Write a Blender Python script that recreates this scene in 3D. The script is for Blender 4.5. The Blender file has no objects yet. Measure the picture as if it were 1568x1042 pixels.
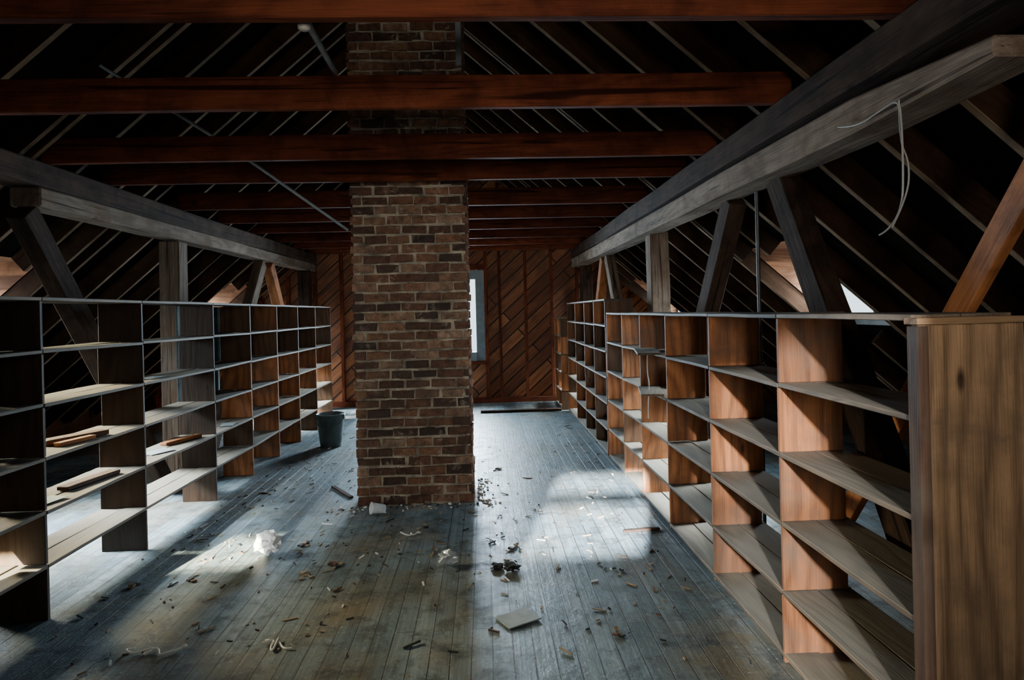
import bpy, bmesh, math, random
from mathutils import Vector, Matrix, noise
random.seed(7)
S = bpy.context.scene
COL = S.collection

# ------------------------------------------------------------------ helpers
class NT:
    def __init__(s, name):
        s.m = bpy.data.materials.new(name); s.m.use_nodes = True
        s.t = s.m.node_tree; s.t.nodes.clear()
        s.out = s.n('ShaderNodeOutputMaterial'); s.b = s.n('ShaderNodeBsdfPrincipled')
        s.l(s.b.outputs[0], s.out.inputs[0])
    def n(s, t, **k):
        nd = s.t.nodes.new(t)
        for a, v in k.items(): setattr(nd, a, v)
        return nd
    def l(s, a, b): s.t.links.new(a, b)
    def mapping(s, src, sc, rot=(0,0,0), loc=(0,0,0)):
        m = s.n('ShaderNodeMapping'); m.inputs['Scale'].default_value = sc
        m.inputs['Rotation'].default_value = rot; m.inputs['Location'].default_value = loc
        s.l(src, m.inputs[0]); return m.outputs[0]
    def noise(s, src, scale=1, detail=4, dist=0, rough=.55):
        n = s.n('ShaderNodeTexNoise'); n.inputs['Scale'].default_value = scale
        n.inputs['Detail'].default_value = detail; n.inputs['Distortion'].default_value = dist
        n.inputs['Roughness'].default_value = rough
        s.l(src, n.inputs['Vector']); return n.outputs['Fac']
    def math(s, op, a, b=None, c=None):
        n = s.n('ShaderNodeMath', operation=op)
        for i, v in enumerate((a, b, c)):
            if v is None: continue
            if isinstance(v, (int, float)): n.inputs[i].default_value = v
            else: s.l(v, n.inputs[i])
        return n.outputs[0]
    def ramp(s, src, stops):
        r = s.n('ShaderNodeValToRGB'); e = r.color_ramp.elements
        while len(e) > 1: e.remove(e[-1])
        e[0].position = stops[0][0]; e[0].color = (*stops[0][1], 1)
        for p, c in stops[1:]:
            q = e.new(p); q.color = (*c, 1)
        s.l(src, r.inputs[0]); return r.outputs[0]
    def mix(s, fac, a, b, mode='MIX'):
        n = s.n('ShaderNodeMix', data_type='RGBA', blend_type=mode)
        for v, i in ((fac, 0), (a, 6), (b, 7)):
            if isinstance(v, (int, float)): n.inputs[i].default_value = v
            elif isinstance(v, tuple): n.inputs[i].default_value = (*v, 1)
            else: s.l(v, n.inputs[i])
        return n.outputs[2]
    def bump(s, h, strength=.3, dist=.01):
        b = s.n('ShaderNodeBump'); b.inputs['Strength'].default_value = strength
        b.inputs['Distance'].default_value = dist
        s.l(h, b.inputs['Height']); s.l(b.outputs[0], s.b.inputs['Normal'])

def g(v): return (v, v, v)

def wood(name, dark, light, rough=.7, bump=.4, dust=None, dustamt=.6, knots=True, ring=.15, amp=16, freq=70, patch=None, spec=.25, cracks=False):
    t = NT(name)
    at = t.n('ShaderNodeAttribute', attribute_name='gc').outputs['Vector']
    tint = t.n('ShaderNodeAttribute', attribute_name='tint').outputs['Fac']
    n1 = t.noise(t.mapping(at, (.9, 11, 11)), 1, 4, .3)
    n2 = t.noise(t.mapping(at, (5, 160, 160)), 1, 2)
    n3 = t.noise(t.mapping(at, (.8, 3.0, 3.0)), 1, 1.5)
    sx0 = t.n('ShaderNodeSeparateXYZ'); t.l(at, sx0.inputs[0])
    ph = t.math('ADD', t.math('MULTIPLY', t.math('ADD', sx0.outputs['Y'], sx0.outputs['Z']), freq), t.math('MULTIPLY', n3, amp * 4))
    rg = t.math('MULTIPLY_ADD', t.math('SINE', ph), .5, .5)
    rg = t.math('POWER', rg, 2.0)
    rg = t.math('MULTIPLY', rg, n1)
    v = t.math('ADD', t.math('MULTIPLY', n1, .62), t.math('ADD', t.math('MULTIPLY', rg, -ring * 2), t.math('MULTIPLY', n2, .34)))
    c = t.ramp(v, [(.20, dark), (.56, light)])
    if knots:
        vo = t.n('ShaderNodeTexVoronoi'); vo.inputs['Scale'].default_value = 1
        t.l(t.mapping(at, (1.6, 4.5, 2)), vo.inputs['Vector'])
        kk = t.ramp(vo.outputs['Distance'], [(.03, g(.9)), (.08, g(0))])
        c = t.mix(kk, c, tuple(x * .35 for x in dark))
    if cracks:
        cr = t.noise(t.mapping(at, (.7, 26, 26)), 1, 3, .6)
        c = t.mix(t.ramp(cr, [(.33, g(.9)), (.40, g(0))]), c, tuple(x * .3 for x in dark))
    c = t.mix(1, c, t.ramp(tint, [(0, g(.40)), (1, g(1.0))]), 'MULTIPLY')
    blot = t.noise(at, 3.0, 5, .4, .65)
    c = t.mix(t.ramp(blot, [(.44, g(0)), (.68, g(.8))]), c, patch or tuple(x * .5 for x in dark))
    if dust:
        ge = t.n('ShaderNodeNewGeometry'); sx = t.n('ShaderNodeSeparateXYZ'); t.l(ge.outputs['Normal'], sx.inputs[0])
        up = t.ramp(sx.outputs['Z'], [(.5, g(0)), (.9, g(dustamt))])
        c = t.mix(up, c, t.mix(n1, tuple(x * .6 for x in dust), dust))
    t.l(c, t.b.inputs['Base Color'])
    t.b.inputs['Roughness'].default_value = rough
    t.b.inputs['Specular IOR Level'].default_value = spec
    t.bump(v, bump, .01)
    return t.m

def plain(name, col, rough=.6, metal=0, nscale=12, var=.35, bump=.2):
    t = NT(name)
    oc = t.n('ShaderNodeTexCoord').outputs['Object']
    n = t.noise(oc, nscale, 5)
    c = t.ramp(n, [(.3, tuple(x * (1 - var) for x in col)), (.7, col)])
    t.l(c, t.b.inputs['Base Color']); t.b.inputs['Roughness'].default_value = rough
    t.b.inputs['Metallic'].default_value = metal
    t.bump(n, bump, .005)
    return t.m

class B:
    """mesh accumulator with grain coordinates"""
    def __init__(s, name, mats, bevel=.003):
        s.name = name; s.mats = mats; s.v = []; s.f = []; s.mi = []; s.gc = []; s.ti = []; s.bevel = bevel
    def beam(s, p0, p1, w, h, side=(0, 1, 0), mi=0, tint=None, seg=1, jit=0.0, faces=None):
        p0 = Vector(p0); p1 = Vector(p1); a = (p1 - p0); L = a.length; a.normalize()
        sd = Vector(side); sd = (sd - a * sd.dot(a)).normalized(); n = a.cross(sd)
        off = Vector((random.uniform(-50, 50), random.uniform(-50, 50), random.uniform(-50, 50)))
        ti = random.random() if tint is None else tint
        base = len(s.v)
        for i in range(seg + 1):
            t = i / seg
            j1 = sd * random.uniform(-jit, jit) + n * random.uniform(-jit, jit)
            for (u, q) in ((-1, -1), (1, -1), (1, 1), (-1, 1)):
                p = p0 + a * (L * t) + sd * (u * w / 2) + n * (q * h / 2) + j1 + Vector([random.uniform(-jit, jit) * .4 for _ in range(3)])
                s.v.append(p); s.gc.append(Vector((L * t, u * w / 2, q * h / 2)) + off); s.ti.append(ti)
        def F(*k, m=mi): s.f.append([base + x for x in k]); s.mi.append(m)
        F(3, 2, 1, 0)
        for i in range(seg):
            o = i * 4
            for k in range(4):
                k2 = (k + 1) % 4
                F(o + k, o + k2, o + 4 + k2, o + 4 + k, m=(faces or {}).get(k, mi))
        o = seg * 4; F(o, o + 1, o + 2, o + 3)
    def box(s, lo, hi, axis=0, mi=0, tint=None, rot=0):
        lo = list(lo); hi = list(hi)
        c = [(a + b) / 2 for a, b in zip(lo, hi)]
        p0 = c[:]; p1 = c[:]; p0[axis] = lo[axis]; p1[axis] = hi[axis]
        if axis == 0: side = (0, 1, 0); w = hi[1] - lo[1]; h = hi[2] - lo[2]
        elif axis == 1: side = (1, 0, 0); w = hi[0] - lo[0]; h = hi[2] - lo[2]
        else: side = (1, 0, 0); w = hi[0] - lo[0]; h = hi[1] - lo[1]
        s.beam(p0, p1, w, h, side, mi, tint)
    def poly(s, pts, ga=None, mi=0, tint=.5):
        base = len(s.v)
        for p in pts:
            p = Vector(p); s.v.append(p); s.gc.append(Vector(ga(p)) if ga else p.copy()); s.ti.append(tint)
        s.f.append(list(range(base, base + len(pts)))); s.mi.append(mi)
    def done(s, parent=None):
        me = bpy.data.meshes.new(s.name); me.from_pydata([tuple(v) for v in s.v], [], s.f)
        for m in s.mats: me.materials.append(m)
        me.polygons.foreach_set('material_index', s.mi)
        a = me.attributes.new('gc', 'FLOAT_VECTOR', 'POINT'); a.data.foreach_set('vector', [c for v in s.gc for c in v])
        a = me.attributes.new('tint', 'FLOAT', 'POINT'); a.data.foreach_set('value', s.ti)
        me.update()
        o = bpy.data.objects.new(s.name, me); COL.objects.link(o)
        if s.bevel:
            md = o.modifiers.new('bevel', 'BEVEL'); md.width = s.bevel; md.segments = 1; md.limit_method = 'ANGLE'
        if parent: o.parent = parent
        return o

def tube(name, pts, r, mat, smooth=True, parent=None):
    cu = bpy.data.curves.new(name, 'CURVE'); cu.dimensions = '3D'; cu.bevel_depth = r; cu.bevel_resolution = 3
    sp = cu.splines.new('NURBS' if smooth else 'POLY'); sp.points.add(len(pts) - 1)
    for i, p in enumerate(pts): sp.points[i].co = (*p, 1)
    if smooth: sp.use_endpoint_u = True; sp.order_u = 3
    cu.use_fill_caps = True
    o = bpy.data.objects.new(name, cu); COL.objects.link(o); cu.materials.append(mat)
    if parent: o.parent = parent
    return o

# ------------------------------------------------------------------ materials
M_floor_t = NT('painted_floor_boards'); t = M_floor_t
oc = t.n('ShaderNodeTexCoord').outputs['Object']
br = t.n('ShaderNodeTexBrick'); br.offset = .37
br.inputs['Scale'].default_value = 1; br.inputs['Brick Width'].default_value = 3.3; br.inputs['Row Height'].default_value = .098
br.inputs['Mortar Size'].default_value = .0032; br.inputs['Mortar Smooth'].default_value = .3
br.inputs['Color1'].default_value = (.080, .120, .142, 1); br.inputs['Color2'].default_value = (.165, .21, .228, 1)
br.inputs['Mortar'].default_value = (.014, .02, .022, 1)
t.l(t.mapping(oc, (1, 1, 1), rot=(0, 0, math.pi / 2)), br.inputs['Vector'])
gr = t.noise(t.mapping(oc, (45, 1.6, 1)), 1, 4)
st = t.noise(oc, 1.1, 6, .8, .65); st2 = t.noise(oc, 6, 6, .3, .7)
c = t.mix(1, br.outputs['Color'], t.ramp(gr, [(.25, g(.45)), (.75, g(1.25))]), 'MULTIPLY')
c = t.mix(t.ramp(st, [(.46, g(0)), (.68, g(.75))]), c, (.11, .08, .032))
c = t.mix(t.ramp(st2, [(.49, g(0)), (.64, g(.88))]), c, (.024, .032, .033))
fl = t.noise(oc, 38, 3, 0, .7)
c = t.mix(t.ramp(fl, [(.60, g(0)), (.70, g(.55))]), c, (.36, .37, .34))
t.l(c, t.b.inputs['Base Color'])
t.l(t.ramp(st2, [(.3, g(.36)), (.7, g(.62))]), t.b.inputs['Roughness'])
hh = t.math('ADD', t.math('MULTIPLY', br.outputs['Fac'], -1.5), t.math('ADD', t.math('MULTIPLY', gr, .5), t.math('ADD', t.math('MULTIPLY', fl, .5), t.math('MULTIPLY', st2, 1.4))))
t.bump(hh, .6, .007)
M_floor = t.m

M_orange = wood('pine_shelf_wood', (.13, .045, .018), (.58, .22, .08), patch=(.12, .075, .05), amp=10)
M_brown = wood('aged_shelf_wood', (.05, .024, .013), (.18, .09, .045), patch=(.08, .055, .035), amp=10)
M_dkshelf = wood('dark_shelf_wood', (.022, .012, .008), (.08, .042, .022), patch=(.035, .025, .018), amp=10)  # darker tone for the nearer left uprights
M_shelfbd = wood('dusty_shelf_board', (.07, .05, .035), (.24, .17, .11), dust=(.23, .225, .185), dustamt=.5, patch=(.08, .06, .04))
M_end = wood('weathered_end_panel_wood', (.06, .032, .016), (.46, .27, .14), bump=1.0, ring=.15, amp=7, freq=95, patch=(.15, .095, .055))
M_timber = wood('weathered_timber', (.07, .045, .032), (.38, .29, .22), rough=.9, bump=1.0, ring=.08, patch=(.12, .07, .04), spec=.12, cracks=True)
M_timberd = wood('dark_timber', (.018, .011, .008), (.080, .046, .030), rough=.9, bump=1.0, ring=.08, spec=.1, cracks=True)
M_red = wood('red_fir_beam', (.06, .014, .007), (.25, .065, .026), rough=.85, bump=.8, ring=.10, spec=.12, cracks=True)
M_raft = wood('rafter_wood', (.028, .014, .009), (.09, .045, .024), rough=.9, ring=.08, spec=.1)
M_rafte = wood('lit_rafter_edge', (.09, .055, .033), (.36, .25, .155), rough=.9, ring=.05, spec=.1, patch=(.05, .03, .02))  # light on the rafter undersides, put into a paler colour
M_brace = wood('fresh_pine_brace', (.25, .075, .022), (.68, .26, .09), ring=.08)
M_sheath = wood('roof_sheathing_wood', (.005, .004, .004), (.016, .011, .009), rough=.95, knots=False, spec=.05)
M_cheek = wood('dormer_lining_wood', (.24, .09, .04), (.58, .27, .13))
M_back = wood('teal_back_panel', (.03, .055, .055), (.07, .12, .115))
M_frame = plain('window_frame_paint', (.17, .23, .26), .6)
M_metal = plain('galvanised_metal', (.30, .33, .34), .45, .6)
M_iron = plain('iron_rod_metal', (.12, .12, .12), .5, .7)
M_white = plain('white_paper', (.8, .8, .76), .7)
M_chip = plain('debris_chip', (.30, .22, .13), .8)
M_dark = plain('charred_scrap', (.02, .02, .02), .8)
M_sheet = plain('grey_card', (.24, .28, .28), .7)
M_string = plain('pale_string', (.62, .6, .52), .8)
M_wire = plain('old_wire', (.45, .42, .36), .6)

# ------------------------------------------------------------------ dimensions
XC = -.65; APEX = 4.9; TP = .863; EAVE = 5.35; YB = 11.6; YN = -1.7
DXA, DXW = 3.2, 4.05
def rz(dx): return APEX - TP * dx
DORM = {1: [(-.7, .6), (4.95, 6.14), (10.0, 11.3)], -1: [(-.9, .6), (4.5, 5.85), (9.55, 10.9)]}

# floor
fb = B('floor', [M_floor], bevel=0)
fb.box((XC - EAVE - .1, YN - .1, -.06), (XC + EAVE + .1, YB + .1, 0), 1); fb.done()

# roof sheathing
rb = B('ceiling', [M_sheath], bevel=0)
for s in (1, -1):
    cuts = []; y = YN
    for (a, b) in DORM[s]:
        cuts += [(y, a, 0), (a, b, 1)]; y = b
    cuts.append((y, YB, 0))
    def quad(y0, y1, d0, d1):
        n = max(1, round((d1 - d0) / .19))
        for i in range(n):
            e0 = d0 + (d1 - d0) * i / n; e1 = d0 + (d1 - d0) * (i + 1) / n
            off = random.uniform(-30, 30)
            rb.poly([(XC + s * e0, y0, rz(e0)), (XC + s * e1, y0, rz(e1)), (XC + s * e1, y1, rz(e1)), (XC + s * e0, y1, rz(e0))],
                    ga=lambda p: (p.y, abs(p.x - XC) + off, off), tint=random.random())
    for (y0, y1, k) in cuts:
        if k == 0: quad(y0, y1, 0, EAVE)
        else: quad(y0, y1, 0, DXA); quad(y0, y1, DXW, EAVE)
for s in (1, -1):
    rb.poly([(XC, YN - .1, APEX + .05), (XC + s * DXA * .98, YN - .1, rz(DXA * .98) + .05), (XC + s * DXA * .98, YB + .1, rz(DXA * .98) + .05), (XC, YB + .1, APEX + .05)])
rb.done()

# gable walls with diagonal boards (procedural) and window holes
def gable_mat(name, c1, c2):
    t = NT(name)
    oc = t.n('ShaderNodeTexCoord').outputs['Object']
    sx = t.n('ShaderNodeSeparateXYZ'); t.l(oc, sx.inputs[0])
    cb = t.n('ShaderNodeCombineXYZ'); t.l(sx.outputs['X'], cb.inputs[0]); t.l(sx.outputs['Z'], cb.inputs[1])
    mp = t.mapping(cb.outputs[0], (1, 1, 1), rot=(0, 0, math.radians(-42)))
    br = t.n('ShaderNodeTexBrick'); br.inputs['Scale'].default_value = 1
    br.inputs['Brick Width'].default_value = 2.6; br.inputs['Row Height'].default_value = .19
    br.inputs['Mortar Size'].default_value = .012; br.inputs['Mortar Smooth'].default_value = .2
    br.inputs['Color1'].default_value = (*c1, 1); br.inputs['Color2'].default_value = (*c2, 1); br.inputs['Mortar'].default_value = (.01, .006, .004, 1)
    t.l(mp, br.inputs['Vector'])
    n = t.noise(t.mapping(mp, (1.5, 22, 1)), 1, 5, .5)
    c = t.mix(1, br.outputs['Color'], t.ramp(n, [(.3, g(.4)), (.7, g(1.15))]), 'MULTIPLY')
    c = t.mix(t.ramp(t.noise(oc, 2.2, 4), [(.45, g(0)), (.7, g(.8))]), c, (.06, .025, .012))
    t.l(c, t.b.inputs['Base Color']); t.b.inputs['Roughness'].default_value = .75
    t.bump(t.math('ADD', t.math('MULTIPLY', br.outputs['Fac'], -1), t.math('MULTIPLY', n, .3)), .6, .015)
    return t.m
M_gable = gable_mat('diagonal_board_sheathing', (.20, .065, .026), (.50, .20, .08))

def gable(name, y, holes):
    b = B(name, [M_gable], bevel=0)
    def r(x): return rz(abs(x - XC))
    def col(x0, x1, zz0=None, z1=None):
        z0 = 0 if zz0 is None else zz0
        if z1 is not None: b.poly([(x0, y, z0), (x1, y, z0), (x1, y, z1), (x0, y, z1)]); return
        top = [(x1, y, r(x1))]
        if x0 < XC < x1: top.append((XC, y, APEX))
        top.append((x0, y, r(x0)))
        b.poly([(x0, y, z0), (x1, y, z0)] + top)
    x = XC - EAVE
    for (a, c, z0, z1) in sorted(holes):
        col(x, a); col(a, c, 0, z0); col(a, c, z1); x = c
    col(x, XC + EAVE)
    b.done()
BW = (-1.25, .0, .74, 2.34)
gable('wall_back', YB, [BW])
SUN_OPENINGS = [(-3.80, -2.90, 1.70, 1.92), (-1.22, -.42, 1.66, 2.22), (-.02, .46, 1.10, 2.75)]  # unseen openings, added and sized to shape the sun patches
gable('wall_front', YN, SUN_OPENINGS)

def win(name, axis, pos, a0, a1, z0, z1, d=.06, fw=.06, nx=2, nz=2, rail=.018):
    b = B(name, [M_frame], bevel=.003)
    def bx(u0, u1, w0, w1, dd=d):
        if axis == 'y': b.box((u0, pos - dd / 2, w0), (u1, pos + dd / 2, w1), 2)
        else: b.box((pos - dd / 2, u0, w0), (pos + dd / 2, u1, w1), 2)
    bx(a0, a0 + fw, z0, z1); bx(a1 - fw, a1, z0, z1); bx(a0 + fw, a1 - fw, z0, z0 + fw, d * 1.4); bx(a0 + fw, a1 - fw, z1 - fw, z1)
    for i in range(1, nx):
        u = a0 + (a1 - a0) * i / nx; bx(u - .012, u + .012, z0 + fw, z1 - fw, d * .5)
    for i in range(1, nz):
        w = z0 + (z1 - z0) * i / nz + (.06 if rail > .03 else 0); bx(a0 + fw, a1 - fw, w - rail, w + rail, d * .6)
    b.done()
k = 1
win('window_%d' % k, 'y', YB, *BW, d=.12, fw=.155, nz=1)
for i, h in enumerate(SUN_OPENINGS):
    k += 1; win('window_%d' % k, 'y', YN, *h, d=.06, fw=.03, nx=1, nz=1 if h[3] - h[2] < .3 else 2, rail=.045 if i == 1 else .018)

# studs on back gable
sb = B('wall_studs', [M_red])
for x in [XC + q * .46 for q in range(-11, 12)]:
    if BW[0] - .03 < x < BW[1] + .03: continue
    top = rz(abs(x - XC)) - .22
    if top < .2: continue
    sb.box((x - .025, YB - .11, .09), (x + .025, YB - .005, top), 2)
for x in (BW[0] - .03, BW[1] + .03): sb.box((x - .03, YB - .11, .09), (x + .03, YB - .005, 3.6), 2)
sb.box((XC - 4.8, YB - .13, 0), (XC + 4.8, YB - .005, .09), 0)
sb.box((BW[0], YB - .11, BW[3]), (BW[1], YB - .005, BW[3] + .1), 0)
sb.box((BW[0], YB - .13, BW[2] - .06), (BW[1], YB - .005, BW[2]), 0)
sb.done()

# knee walls
for s, nm in ((1, 'wall_right'), (-1, 'wall_left')):
    b = B(nm, [M_raft], bevel=0); x = XC + s * EAVE
    b.poly([(x, YN, 0), (x, YB, 0), (x, YB, rz(EAVE)), (x, YN, rz(EAVE))], ga=lambda p: (p.y, p.z, 0)); b.done()

# rafters
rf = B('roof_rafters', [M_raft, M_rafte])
cosr = 1 / math.sqrt(1 + TP * TP); RD = .15
def rafter(s, y, d0, d1):
    nx, nz = s * TP * cosr, cosr
    def P(d): return (XC + s * d - nx * (RD / 2 + .004), y, rz(d) - nz * (RD / 2 + .004))
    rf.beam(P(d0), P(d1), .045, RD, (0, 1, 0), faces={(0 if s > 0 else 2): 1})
y = YN + .25; YR = []
while y < YB - .15: YR.append(y); y += .58
for s in (1, -1):
    for y in YR:
        if any(a - .02 < y < b + .02 for a, b in DORM[s]):
            rafter(s, y, .12, DXA); rafter(s, y, DXW + .04, EAVE)
        else: rafter(s, y, .12, EAVE)
    for a, b in DORM[s]:
        rafter(s, a - .03, .12, EAVE); rafter(s, b + .03, .12, EAVE)
rf.box((XC - .025, YN, APEX - .27), (XC + .025, YB, APEX - .03), 1)
rf.done()

# dormers
for s in (1, -1):
    for (a, b) in DORM[s]:
        d = B('wall_dormer_%s' % ('right' if s > 0 else 'left'), [M_cheek], bevel=0)
        xa = XC + s * DXA; xw = XC + s * DXW; za = rz(DXA); zw = rz(DXW)
        for yy in (a, b):
            n = 6
            for i in range(n):
                w0 = zw + (za - zw) * i / n; w1 = zw + (za - zw) * (i + 1) / n
                e0 = (APEX - w0) / TP; e1 = (APEX - w1) / TP; off = random.uniform(-9, 9)
                d.poly([(XC + s * e0, yy, w0), (xw, yy, w0), (xw, yy, w1), (XC + s * e1, yy, w1)], ga=lambda p: (p.x + off, p.z, off), tint=random.random())
        d.poly([(xa, a, za), (xw, a, za), (xw, b, za), (xa, b, za)], ga=lambda p: (p.y, p.x, 0))
        d.done()
        k += 1; win('window_%d' % k, 'x', xw, a, b, zw, za, d=.07, fw=.05, nx=2, nz=1)

# collar beams
for i, y in enumerate((1.1, 2.36, 3.45, 4.57, 5.28, 6.55, 7.5, 8.5, 9.5, 10.4, 11.3)):
    b = B('collar_beam', [M_red], .004)
    z0 = 2.67 + random.uniform(-.012, .012); hw = (APEX - 2.88) / TP - .02
    b.beam((XC - hw, y, z0 + .085), (XC + hw, y, z0 + .085), .05, .17, (0, 1, 0), seg=6, jit=.003, tint=(.4, .4, .8, .4, .25, .1, .15, .1, .2, .9, .8)[i])
    b.done()

# purlins
def timber(name, p0, p1, w, h, mat, seg=10, jit=.006, side=(1, 0, 0), bev=.012, tint=None):
    b = B(name, [mat], bev); b.beam(p0, p1, w, h, side, seg=seg, jit=jit, tint=tint); return b.done()
timber('roof_purlin', (1.68, YN + .05, 2.585), (1.68, YB - .13, 2.585), .26, .165, M_timberd, 14, tint=1)
timber('roof_purlin', (-3.02, YN + .05, 2.585), (-3.02, YB - .13, 2.585), .24, .165, M_timberd, 14, tint=1)
timber('purlin_bolster', (-3.01, 4.44, 2.435), (-3.01, YB - .13, 2.435), .20, .13, M_timber, 9, tint=.4)
b = B('purlin_bolster', [M_timber], .010)
b.beam((1.66, 1.90, 2.385), (1.66, YB - .13, 2.425), .21, .15, (1, 0, 0), seg=12, jit=.006, tint=.95)
for i in range(4):
    v = b.v[i]; v.z = 2.40 if v.z > 2.385 else 2.335
b.done()

# posts
for (x, y) in ((1.75, 6.5), (1.75, 11.15), (-3.02, 6.5), (-3.02, 11.15)):
    timber('wooden_post', (x, y, 0), (x, y, 2.36), .19, .2, M_timber if (y < 8) else M_timberd, 4, tint=.8 if x > 0 else .2)
# struts (inverted V pairs along purlins)
def strut(p0, p1, mat, w=.12, h=.17): timber('diagonal_strut', p0, p1, w, h, mat, 4, .004, (1, 0, 0), .008)
for x, sg in ((1.74, 1), (-3.02, -1)):
    strut((x, 6.25, .02), (x, 4.42, 2.34), M_timberd); strut((x, 2.25, .02), (x, 3.72, 2.34), M_timberd)
    strut((x, 10.95, .02), (x, 9.3, 2.34), M_brace); strut((x, 7.1, .02), (x, 9.0, 2.34), M_timber)
timber('pine_brace', (1.93, 3.80, .02), (1.93, 1.75, 2.60), .045, .11, M_brace, 3, .002, (1, 0, 0), .004, tint=1)
tube('iron_tie_rod', [(1.74, 4.07, 0), (1.74, 4.07, 2.36)], .012, M_iron, False)

# chimney -----------------------------------------------------------------
M_brick_t = NT('old_brick'); t = M_brick_t
at = t.n('ShaderNodeAttribute', attribute_name='gc').outputs['Vector']
ti = t.n('ShaderNodeAttribute', attribute_name='tint').outputs['Fac']
n = t.noise(at, 18, 5, .4, .7); n2 = t.noise(at, 60, 4)
c = t.ramp(ti, [(0, (.05, .028, .020)), (.45, (.16, .072, .040)), (.8, (.25, .12, .065)), (1, (.32, .20, .13))])
c = t.mix(1, c, t.ramp(n, [(.3, g(.32)), (.7, g(1.35))]), 'MULTIPLY')
oc = t.n('ShaderNodeTexCoord').outputs['Object']
sm = t.noise(oc, 9, 6, .3, .8)
c = t.mix(t.ramp(sm, [(.57, g(0)), (.67, g(.7))]), c, (.40, .33, .25))
soot = t.noise(oc, 1.6, 4)
c = t.mix(t.ramp(soot, [(.46, g(0)), (.66, g(.65))]), c, (.035, .024, .018))
t.l(c, t.b.inputs['Base Color']); t.b.inputs['Roughness'].default_value = .9
t.bump(t.math('ADD', n, t.math('MULTIPLY', n2, .5)), 1.0, .02); M_brick = t.m
M_mortar = plain('lime_mortar', (.50, .43, .32), .95, 0, 9, .8, 1.0)
ch = B('brick_chimney', [M_brick, M_mortar], .006)
X0, X1, Y0, Y1 = -1.10, -.135, 5.5, 6.25
CH = .081; ZT = 5.2; nc = int(ZT / CH)
ch.box((X0 + .016, Y0 + .016, 0), (X1 - .016, Y1 - .016, ZT), 2, mi=1)
L, Wd, J = .195, .09, .016
def brick(lo, hi):
    j = lambda: random.uniform(-.008, .008)
    lo = (lo[0] + j(), lo[1] + j(), lo[2] + j() * .6); hi = (hi[0] + j(), hi[1] + j(), hi[2] + j() * .6)
    b0 = len(ch.v)
    ch.box(lo, hi, 0 if hi[0] - lo[0] > hi[1] - lo[1] else 1, mi=0)
    for v in ch.v[b0:]:
        v += Vector([random.uniform(-.006, .006) for _ in range(3)])
for r in range(nc):
    z0 = r * CH + .008; z1 = z0 + CH - .019
    odd = r % 2
    for (face) in ('f', 'b'):
        ya, yb = (Y0, Y0 + Wd) if face == 'f' else (Y1 - Wd, Y1)
        x = X0
        first = True
        while x < X1 - .02:
            l = (Wd if (odd and first) else L * random.uniform(.92, 1.06)); first = False
            e = min(x + l, X1)
            if X1 - e < .045: e = X1
            brick((x, ya, z0), (e, yb, z1)); x = e + J
    for (face) in ('l', 'r'):
        xa, xb = (X0, X0 + Wd) if face == 'l' else (X1 - Wd, X1)
        y = Y0 + Wd + J
        first = True
        while y < Y1 - Wd - .03:
            l = (L * .6 if (odd and first) else L); first = False
            e = min(y + l, Y1 - Wd - J)
            brick((xa, y, z0), (xb, e, z1)); y = e + J
    x = X0 + random.uniform(0, .1)
    while x < X1 - .06:
        l = random.uniform(.03, .12)
        if random.random() < .5:
            q = random.uniform(.001, .008)
            ch.beam((x, Y0 + .006 - q, z0 - .009), (min(x + l, X1 - .01), Y0 + .006 - q, z0 - .009 + random.uniform(-.004, .004)), .012, random.uniform(.008, .018), (0, 1, 0), mi=1, seg=3, jit=.003)
        x += l
ch.done()

# ------------------------------------------------------------------ shelves
def shelf(name, xf, sg, ys, H, rows, bottom, depth=.32, backs=None, orange=.7, endpanel=False, skip=(), other=1):
    b = B(name, [M_orange, M_brown, M_shelfbd, M_end, M_back, M_dkshelf], .0025)
    rh = H / rows; T = .021
    def X(a): return xf + sg * a
    def bxx(a0, a1, y0, y1, z0, z1, axis, mi, tint=None):
        xa, xb = sorted((X(a0), X(a1))); b.box((xa, y0, z0), (xb, y1, z1), axis, mi, tint)
    for i, y in enumerate(ys):
        if i == 0 and endpanel:
            bxx(0, depth + .01, y - .03, y + .004, 0, H - .022, 2, 3, .95)
            bxx(-.004, .03, y - .034, y + .02, 0, H - .025, 2, 1, .1)
            bxx(-.006, depth + .012, y - .036, y + .03, H - .021, H, 0, 3, .6)
            continue
        for r in range(rows):
            z0 = r * rh + (0 if r == 0 else T / 2 + .001); z1 = (r + 1) * rh - T / 2 - .001
            pr = orange(i, r) if callable(orange) else orange
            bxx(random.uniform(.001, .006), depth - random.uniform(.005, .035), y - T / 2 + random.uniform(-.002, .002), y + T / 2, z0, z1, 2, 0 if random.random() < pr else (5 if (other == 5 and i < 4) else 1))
    for k in range(0 if bottom else 1, rows + 1):
        z = k * rh if k else .03
        for i in range(len(ys) - 1):
            if (i, k) in skip: continue
            y0, y1 = ys[i], ys[i + 1]
            for (a0, a1) in ((0, depth / 2 - .003), (depth / 2 + .002, depth)):
                j = random.uniform(-.008, .008) if k < rows else random.uniform(-.003, .003)
                xx = X((a0 + a1) / 2)
                b.beam((xx, y0 + .002, z + j * .5), (xx, y1 - .002, z - j * .5), (a1 - a0), T - .002, (1, 0, 0), mi=2, seg=3, jit=.0015)
    if backs:
        for (i, r) in backs:
            bxx(depth - .002, depth + .012, ys[i] + .012, ys[i + 1] - .012, r * rh + .012, (r + 1) * rh - .012, 1, 4)
    return b.done()

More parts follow.
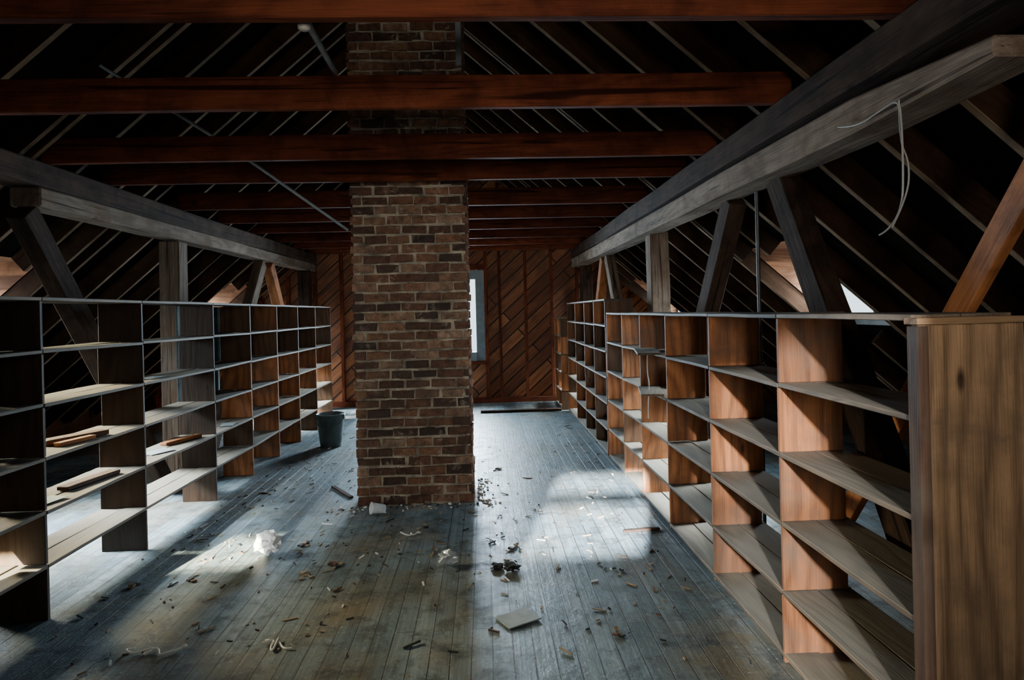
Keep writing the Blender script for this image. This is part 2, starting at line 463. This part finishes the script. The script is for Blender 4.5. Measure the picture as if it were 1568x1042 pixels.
LY = [2.6, 3.62, 4.65, 5.84, 6.75, 7.6, 8.45, 9.3, 10.2]
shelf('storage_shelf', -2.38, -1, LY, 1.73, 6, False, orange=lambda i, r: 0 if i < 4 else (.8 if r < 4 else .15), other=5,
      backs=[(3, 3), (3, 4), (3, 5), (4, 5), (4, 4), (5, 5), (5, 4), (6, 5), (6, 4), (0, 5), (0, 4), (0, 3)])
shelf('storage_shelf', 1.30, 1, [1.94, 2.87, 3.77, 4.68, 5.48, 6.2, 6.97], 1.55, 5, True, endpanel=True, orange=.85)
shelf('storage_shelf', 1.30, 1, [7.05, 7.8, 8.55, 9.4, 10.3], 1.70, 6, True, orange=.7)
shelf('storage_shelf', 1.20, 1, [10.42, 10.85, 11.3], 1.47, 5, True, depth=.30, orange=.8)
for (y0, y1, z, o) in ((4.75, 5.4, 1.261, .10), (4.8, 5.3, .951, .07)):
    b = B('loose_board', [M_shelfbd], .002); b.beam((1.30 - o, y0, z), (1.34 - o * .2, y1, z), .17, .016, (1, 0, 0)); b.done()
b = B('wood_offcut', [M_brown, M_brace], .003)
b.beam((-2.62, 3.95, .865 + .028), (-2.46, 4.30, .865 + .028), .10, .03); b.beam((-2.50, 3.9, .865 + .024), (-2.44, 4.15, .865 + .024), .05, .022, mi=1); b.done()
b = B('wood_offcut', [M_brown, M_brace], .003)
b.beam((-2.55, 4.02, .5767 + .026), (-2.48, 4.45, .5767 + .026), .08, .024); b.done()
b = B('wood_offcut', [M_brown, M_brace], .003)
b.beam((-2.60, 5.35, .5767 + .026), (-2.47, 5.70, .5767 + .026), .07, .024, mi=1, tint=.2); b.done()
for (x, y, kk, a, w_, l_) in ((-2.50, 3.80, 2, .2, .12, .18), (-2.52, 5.1, 2, .5, .14, .2), (-2.50, 5.0, 4, .1, .11, .2), (-2.46, 6.3, 2, -.2, .12, .18), (-2.52, 3.2, 2, .4, .12, .2)):
    b = B('loose_paper', [M_sheet], 0); z = kk * 1.73 / 6 + .0155
    b.beam((x - math.sin(a) * l_ / 2, y - math.cos(a) * l_ / 2, z), (x + math.sin(a) * l_ / 2, y + math.cos(a) * l_ / 2, z + .004), w_, .002, (1, 0, 0)); b.done()

# ------------------------------------------------------------------ metal & wires
tube('ceiling_tie_rod', [(-1.12, 5.49, 2.31), (-1.8, 4.86, 2.83), (-2.42, 4.28, 3.24)], .012, M_metal, False)
tube('ceiling_conduit', [(-.64, 2.40, 2.72), (-.66, 2.55, 2.74), (-.73, 3.3, 2.84), (-.74, 3.42, 2.86)], .014, M_metal)
def lathe(name, prof, mat, loc, rot=(0, 0, 0), seg=40):
    bm = bmesh.new(); rings = []
    for (r, z) in prof:
        rings.append([bm.verts.new((r * math.cos(2 * math.pi * i / seg), r * math.sin(2 * math.pi * i / seg), z)) for i in range(seg)])
    for a, b_ in zip(rings, rings[1:]):
        for i in range(seg): bm.faces.new((a[i], a[(i + 1) % seg], b_[(i + 1) % seg], b_[i]))
    bm.faces.new(rings[0][::-1]); bm.faces.new(rings[-1])
    bmesh.ops.recalc_face_normals(bm, faces=bm.faces)
    me = bpy.data.meshes.new(name); bm.to_mesh(me); bm.free(); me.materials.append(mat)
    for p in me.polygons: p.use_smooth = True
    o = bpy.data.objects.new(name, me); o.location = loc; o.rotation_euler = rot; COL.objects.link(o); return o
lathe('lamp_socket', [(.012, 0), (.022, .006), (.024, .02), (.018, .035), (.016, .05), (.008, .055)], M_wire, (-.64, 2.44, 2.655))
b = B('hanging_strap', [M_metal], .002); b.beam((-.1, 3.3, 2.85), (-.1, 3.3, 3.4), .02, .03); b.done()
tube('hanging_wire', [(1.54, 2.75, 2.36), (1.53, 2.6, 2.315), (1.53, 2.42, 2.335), (1.535, 2.33, 2.345), (1.54, 2.325, 2.25), (1.545, 2.33, 2.08), (1.545, 2.34, 1.95), (1.53, 2.4, 1.87), (1.53, 2.46, 1.86)], .0035, M_wire)
tube('hanging_wire', [(1.535, 2.33, 2.34), (1.545, 2.35, 2.2), (1.55, 2.30, 2.1), (1.545, 2.31, 1.98), (1.53, 2.38, 1.88)], .003, M_wire)
tube('dangling_string', [(1.275, 5.1, 1.25), (1.27, 5.12, 1.1), (1.275, 5.06, 1.0), (1.27, 5.1, .85), (1.28, 5.15, .72)], .004, M_string)

# bucket
bk = bpy.data.objects.new('metal_bucket', None); COL.objects.link(bk); bk.location = (-1.92, 8.1, 0)
M_bucket = plain('dark_galvanised_bucket', (.13, .165, .165), .45, .5)
o = lathe('bucket_body', [(.118, .012), (.122, 0), (.128, .004), (.168, .385), (.176, .388), (.177, .40), (.168, .403), (.163, .395), (.122, .02)], M_bucket, (0, 0, 0)); o.parent = bk
o = tube('bucket_handle', [(-.172 * math.cos(a), -.03 - .16 * math.sin(a) * .8, .375 - .13 * math.sin(a)) for a in [math.pi * i / 10 for i in range(11)]], .004, M_iron); o.parent = bk
for sx in (-1, 1):
    b = B('bucket_ear', [M_bucket], .002); b.box((sx * .168 - .006, -.04, .33), (sx * .168 + .010 * 1, .02, .385), 2); b.done(bk)

# ------------------------------------------------------------------ debris
def crumple(name, loc, r, mat, flat=.7, seed=0, jag=.45, sub=3):
    rr = random.Random(seed)
    bm = bmesh.new(); bmesh.ops.create_icosphere(bm, subdivisions=sub, radius=1)
    for v in bm.verts:
        p = v.co.normalized()
        d = 1 + jag * noise.noise(p * 1.7 + Vector((seed, 3, 1))) * 1.3 + rr.uniform(-.16, .12)
        v.co = Vector((p.x * d * 1.2, p.y * d, p.z * d * flat)) * r
    mz = min(v.co.z for v in bm.verts)
    for v in bm.verts: v.co.z -= mz
    me = bpy.data.meshes.new(name); bm.to_mesh(me); bm.free(); me.materials.append(mat)
    o = bpy.data.objects.new(name, me); o.location = loc; COL.objects.link(o)
crumple('crumpled_paper', (-1.50, 4.47, .001), .070, M_white, 1.0, 3, .5)
crumple('crumpled_plastic', (-.27, 4.14, .001), .042, plain('clear_plastic_scrap', (.45, .50, .50), .15), .9, 9, .6)
crumple('rag_scrap', (.13, 4.02, .001), .036, M_dark, .45, 5, .9)
crumple('rag_scrap', (.04, 4.07, .001), .028, M_dark, .45, 6, .9)
o = lathe('paper_cup', [(.030, .002), (.032, 0), (.046, .11), (.049, .113), (.044, .111), (.029, .006)], M_white, (-.84, 5.28, .040), (math.radians(78), 0, math.radians(-62)))
b = B('cardboard_sheet', [M_sheet], .001)
b.beam((.05, 3.34, .006), (.22, 3.43, .010), .15, .006, (-.4, 1, 0)); b.done()
def squiggle(name, c, sx, sy, n, seed):
    random.seed(seed); pts = []
    for i in range(n):
        pts.append((c[0] + sx * (i / (n - 1) - .5) + random.uniform(-.04, .04), c[1] + random.uniform(-sy, sy), .006 + random.uniform(0, .012)))
    tube(name, pts, .005, M_string)
squiggle('string_scrap', (-1.62, 3.2), .30, .05, 16, 2)
squiggle('string_scrap', (-1.06, 3.22), .13, .07, 10, 5)
squiggle('string_scrap', (-.55, 4.75), .16, .05, 9, 8)
random.seed(11)
db = B('floor_debris', [M_chip, M_dark, M_white, M_brown], 0)
for i in range(680):
    r = random.random()
    if r < .25: x = random.gauss(-.6, .9); y = random.gauss(4.7, .8)
    elif r < .45: x = random.gauss(-2.0, .25); y = random.uniform(3, 9)
    elif r < .6: x = random.gauss(1.05, .2); y = random.uniform(3, 10)
    else: x = random.uniform(-2.3, 1.25); y = random.uniform(2, 8)
    if not (-2.35 < x < 1.2): continue
    if X0 - .04 < x < X1 + .04 and Y0 - .03 < y < Y1 + .03: continue
    l = random.choice((.01, .015, .02, .02, .03, .04, .07)) * random.uniform(.6, 1.3); w = random.uniform(.003, .011)
    a = random.uniform(0, math.pi); h = random.uniform(.003, .009)
    db.beam((x, y, h / 2 + .001), (x + l * math.cos(a), y + l * math.sin(a), h / 2 + .001 + random.uniform(0, .008)), w, h, (-math.sin(a), math.cos(a), 0), mi=random.choices((0, 1, 2, 3), (6, 5, 1.3, 2))[0])
for i in range(190):
    x = random.uniform(X0 - .2, X1 + .25); y = random.choice((Y0 - abs(random.gauss(.02, .07)) - .02, random.uniform(Y0, Y1)))
    if y >= Y0 - .02: x = X1 + .03 + abs(random.gauss(0, .06))
    sz = random.uniform(.005, .018)
    db.beam((x, y, sz * .35), (x + sz, y + random.uniform(-.01, .01), sz * .35), sz, sz * .7, mi=random.choice((0, 0, 2, 1)))
for (cx, cy) in ((-1.15, 4.05), (-1.0, 4.2), (-1.85, 4.1), (-2.15, 4.0), (-1.3, 4.6), (.15, 4.4), (.75, 3.9), (-.5, 4.9), (.4, 5.2), (.05, 6.6), (.6, 3.2)):
    for q in range(random.randint(3, 6)):
        x = cx + random.gauss(0, .03); y = cy + random.gauss(0, .03); sz = random.uniform(.010, .026); a = random.uniform(0, 3.1)
        db.beam((x, y, sz * .3 + .002), (x + sz * 1.6 * math.cos(a), y + sz * 1.6 * math.sin(a), sz * .35 + .002), sz, sz * .5, (-math.sin(a), math.cos(a), 0), mi=random.choice((0, 0, 1, 1, 3)), seg=2, jit=.003)
db.done()
b = B('floor_threshold', [M_timberd], .004); b.beam((-.1, 10.35, .02), (1.18, 10.35, .02), .09, .04); b.done()
b = B('wood_stick', [M_timberd], .003); b.beam((.95, 4.62, .010), (1.22, 4.66, .010), .03, .016); b.done()
b = B('wood_stick', [M_timberd], .003); b.beam((-1.2, 5.75, .010), (-1.45, 6.15, .010), .04, .016); b.done()

# ------------------------------------------------------------------ light
w = bpy.data.worlds.new('overcast_sky'); S.world = w; w.use_nodes = True
w.node_tree.nodes['Background'].inputs[0].default_value = (.72, .87, 1, 1); w.node_tree.nodes['Background'].inputs[1].default_value = 2.5
def area(name, loc, d, sx, sy, p, col=(.75, .9, 1), spread=180):
    l = bpy.data.lights.new(name, 'AREA'); l.shape = 'RECTANGLE'; l.size = sx; l.size_y = sy; l.energy = p; l.color = col; l.spread = math.radians(spread)
    o = bpy.data.objects.new(name, l); o.location = loc; o.rotation_euler = Vector(d).to_track_quat('-Z', 'Y').to_euler(); COL.objects.link(o); return o
area('window_daylight_fill', ((BW[0] + BW[1]) / 2, YB + .14, 1.54), (.0, -1, -.30), 1.3, 1.7, 430, spread=110, col=(.66, .85, 1))
area('window_daylight_fill', (.22, YN - .12, 1.95), (.0, 1, -.0), .45, 1.5, 20, spread=66, col=(1, .94, .85))  # added fill at an unseen front opening, lifts chimney and end panel
pw = {(1, 0): 3, (1, 1): 65, (1, 2): 65, (-1, 0): 7, (-1, 1): 60, (-1, 2): 75}
pd = {(1, 0): 0, (1, 1): 120, (1, 2): 90, (-1, 0): 0, (-1, 1): 190, (-1, 2): 250}
for s in (1, -1):
    for i, (a, b_) in enumerate(DORM[s]):
        wd = min(1.2, b_ - a - .1)
        area('window_daylight_fill', (XC + s * (DXW + .1), (a + b_) / 2, 1.78), (-s, .0, -.85), wd, .7, pw[(s, i)], spread=105)
        if pd[(s, i)]:
            area('window_daylight_fill', (XC + s * (DXW + .14), (a + b_) / 2, 1.88), (-s, .0, -1.0), wd, .6, pd[(s, i)], spread=44, col=(.85, .95, 1))  # extra lamp added to brighten the floor behind the shelves
area('window_daylight_fill', (XC - DXW - .05, 5.2, 1.78), (1, -.42, -.40), 1.0, .6, 38, spread=34, col=(1, .84, .50))  # warm lamp added to yellow the left shelf boards
sun = bpy.data.lights.new('low_sun', 'SUN'); sun.energy = 10; sun.angle = math.radians(1.8); sun.color = (.95, .97, 1)
DS = Vector((.24, 1, -.28))
so = bpy.data.objects.new('low_sun', sun); so.rotation_euler = DS.to_track_quat('-Z', 'Y').to_euler(); COL.objects.link(so)
def spot(c, d, back, p, ang, rad=.10, col=(.88, .95, 1)):  # far spots added to throw the light patches on the floor
    l = bpy.data.lights.new('added_sunbeam_spot', 'SPOT'); l.energy = p; l.spot_size = math.radians(ang); l.spot_blend = .2; l.shadow_soft_size = rad; l.color = col
    o = bpy.data.objects.new('added_sunbeam_spot', l); d = Vector(d).normalized(); o.location = Vector(c) - d * back
    o.rotation_euler = d.to_track_quat('-Z', 'Y').to_euler(); COL.objects.link(o)
spot((-.82, YN, 1.94), DS, 40, 4.4e6, 1.6, .3)
spot((-3.35, YN, 1.81), (.22, 1, -.29), 40, 5.0e6, 1.5, .2, col=(1, .92, .66))

# ------------------------------------------------------------------ camera
cam = bpy.data.cameras.new('camera'); co = bpy.data.objects.new('camera', cam); COL.objects.link(co)
cam.sensor_width = 36; cam.lens = 1000 / 1568 * 36; cam.shift_y = -44 / 1568; cam.clip_start = .05
psi = math.radians(2.4); th = math.radians(1.4)
f = Vector((math.sin(psi), math.cos(psi), 0)); r = Vector((math.cos(psi), -math.sin(psi), 0)); u = Vector((0, 0, 1))
r2 = r * math.cos(th) - u * math.sin(th); u2 = r * math.sin(th) + u * math.cos(th)
Mx = Matrix((r2, u2, -f)).transposed().to_4x4(); Mx.translation = Vector((0, 0, 1.6)); co.matrix_world = Mx
S.camera = co
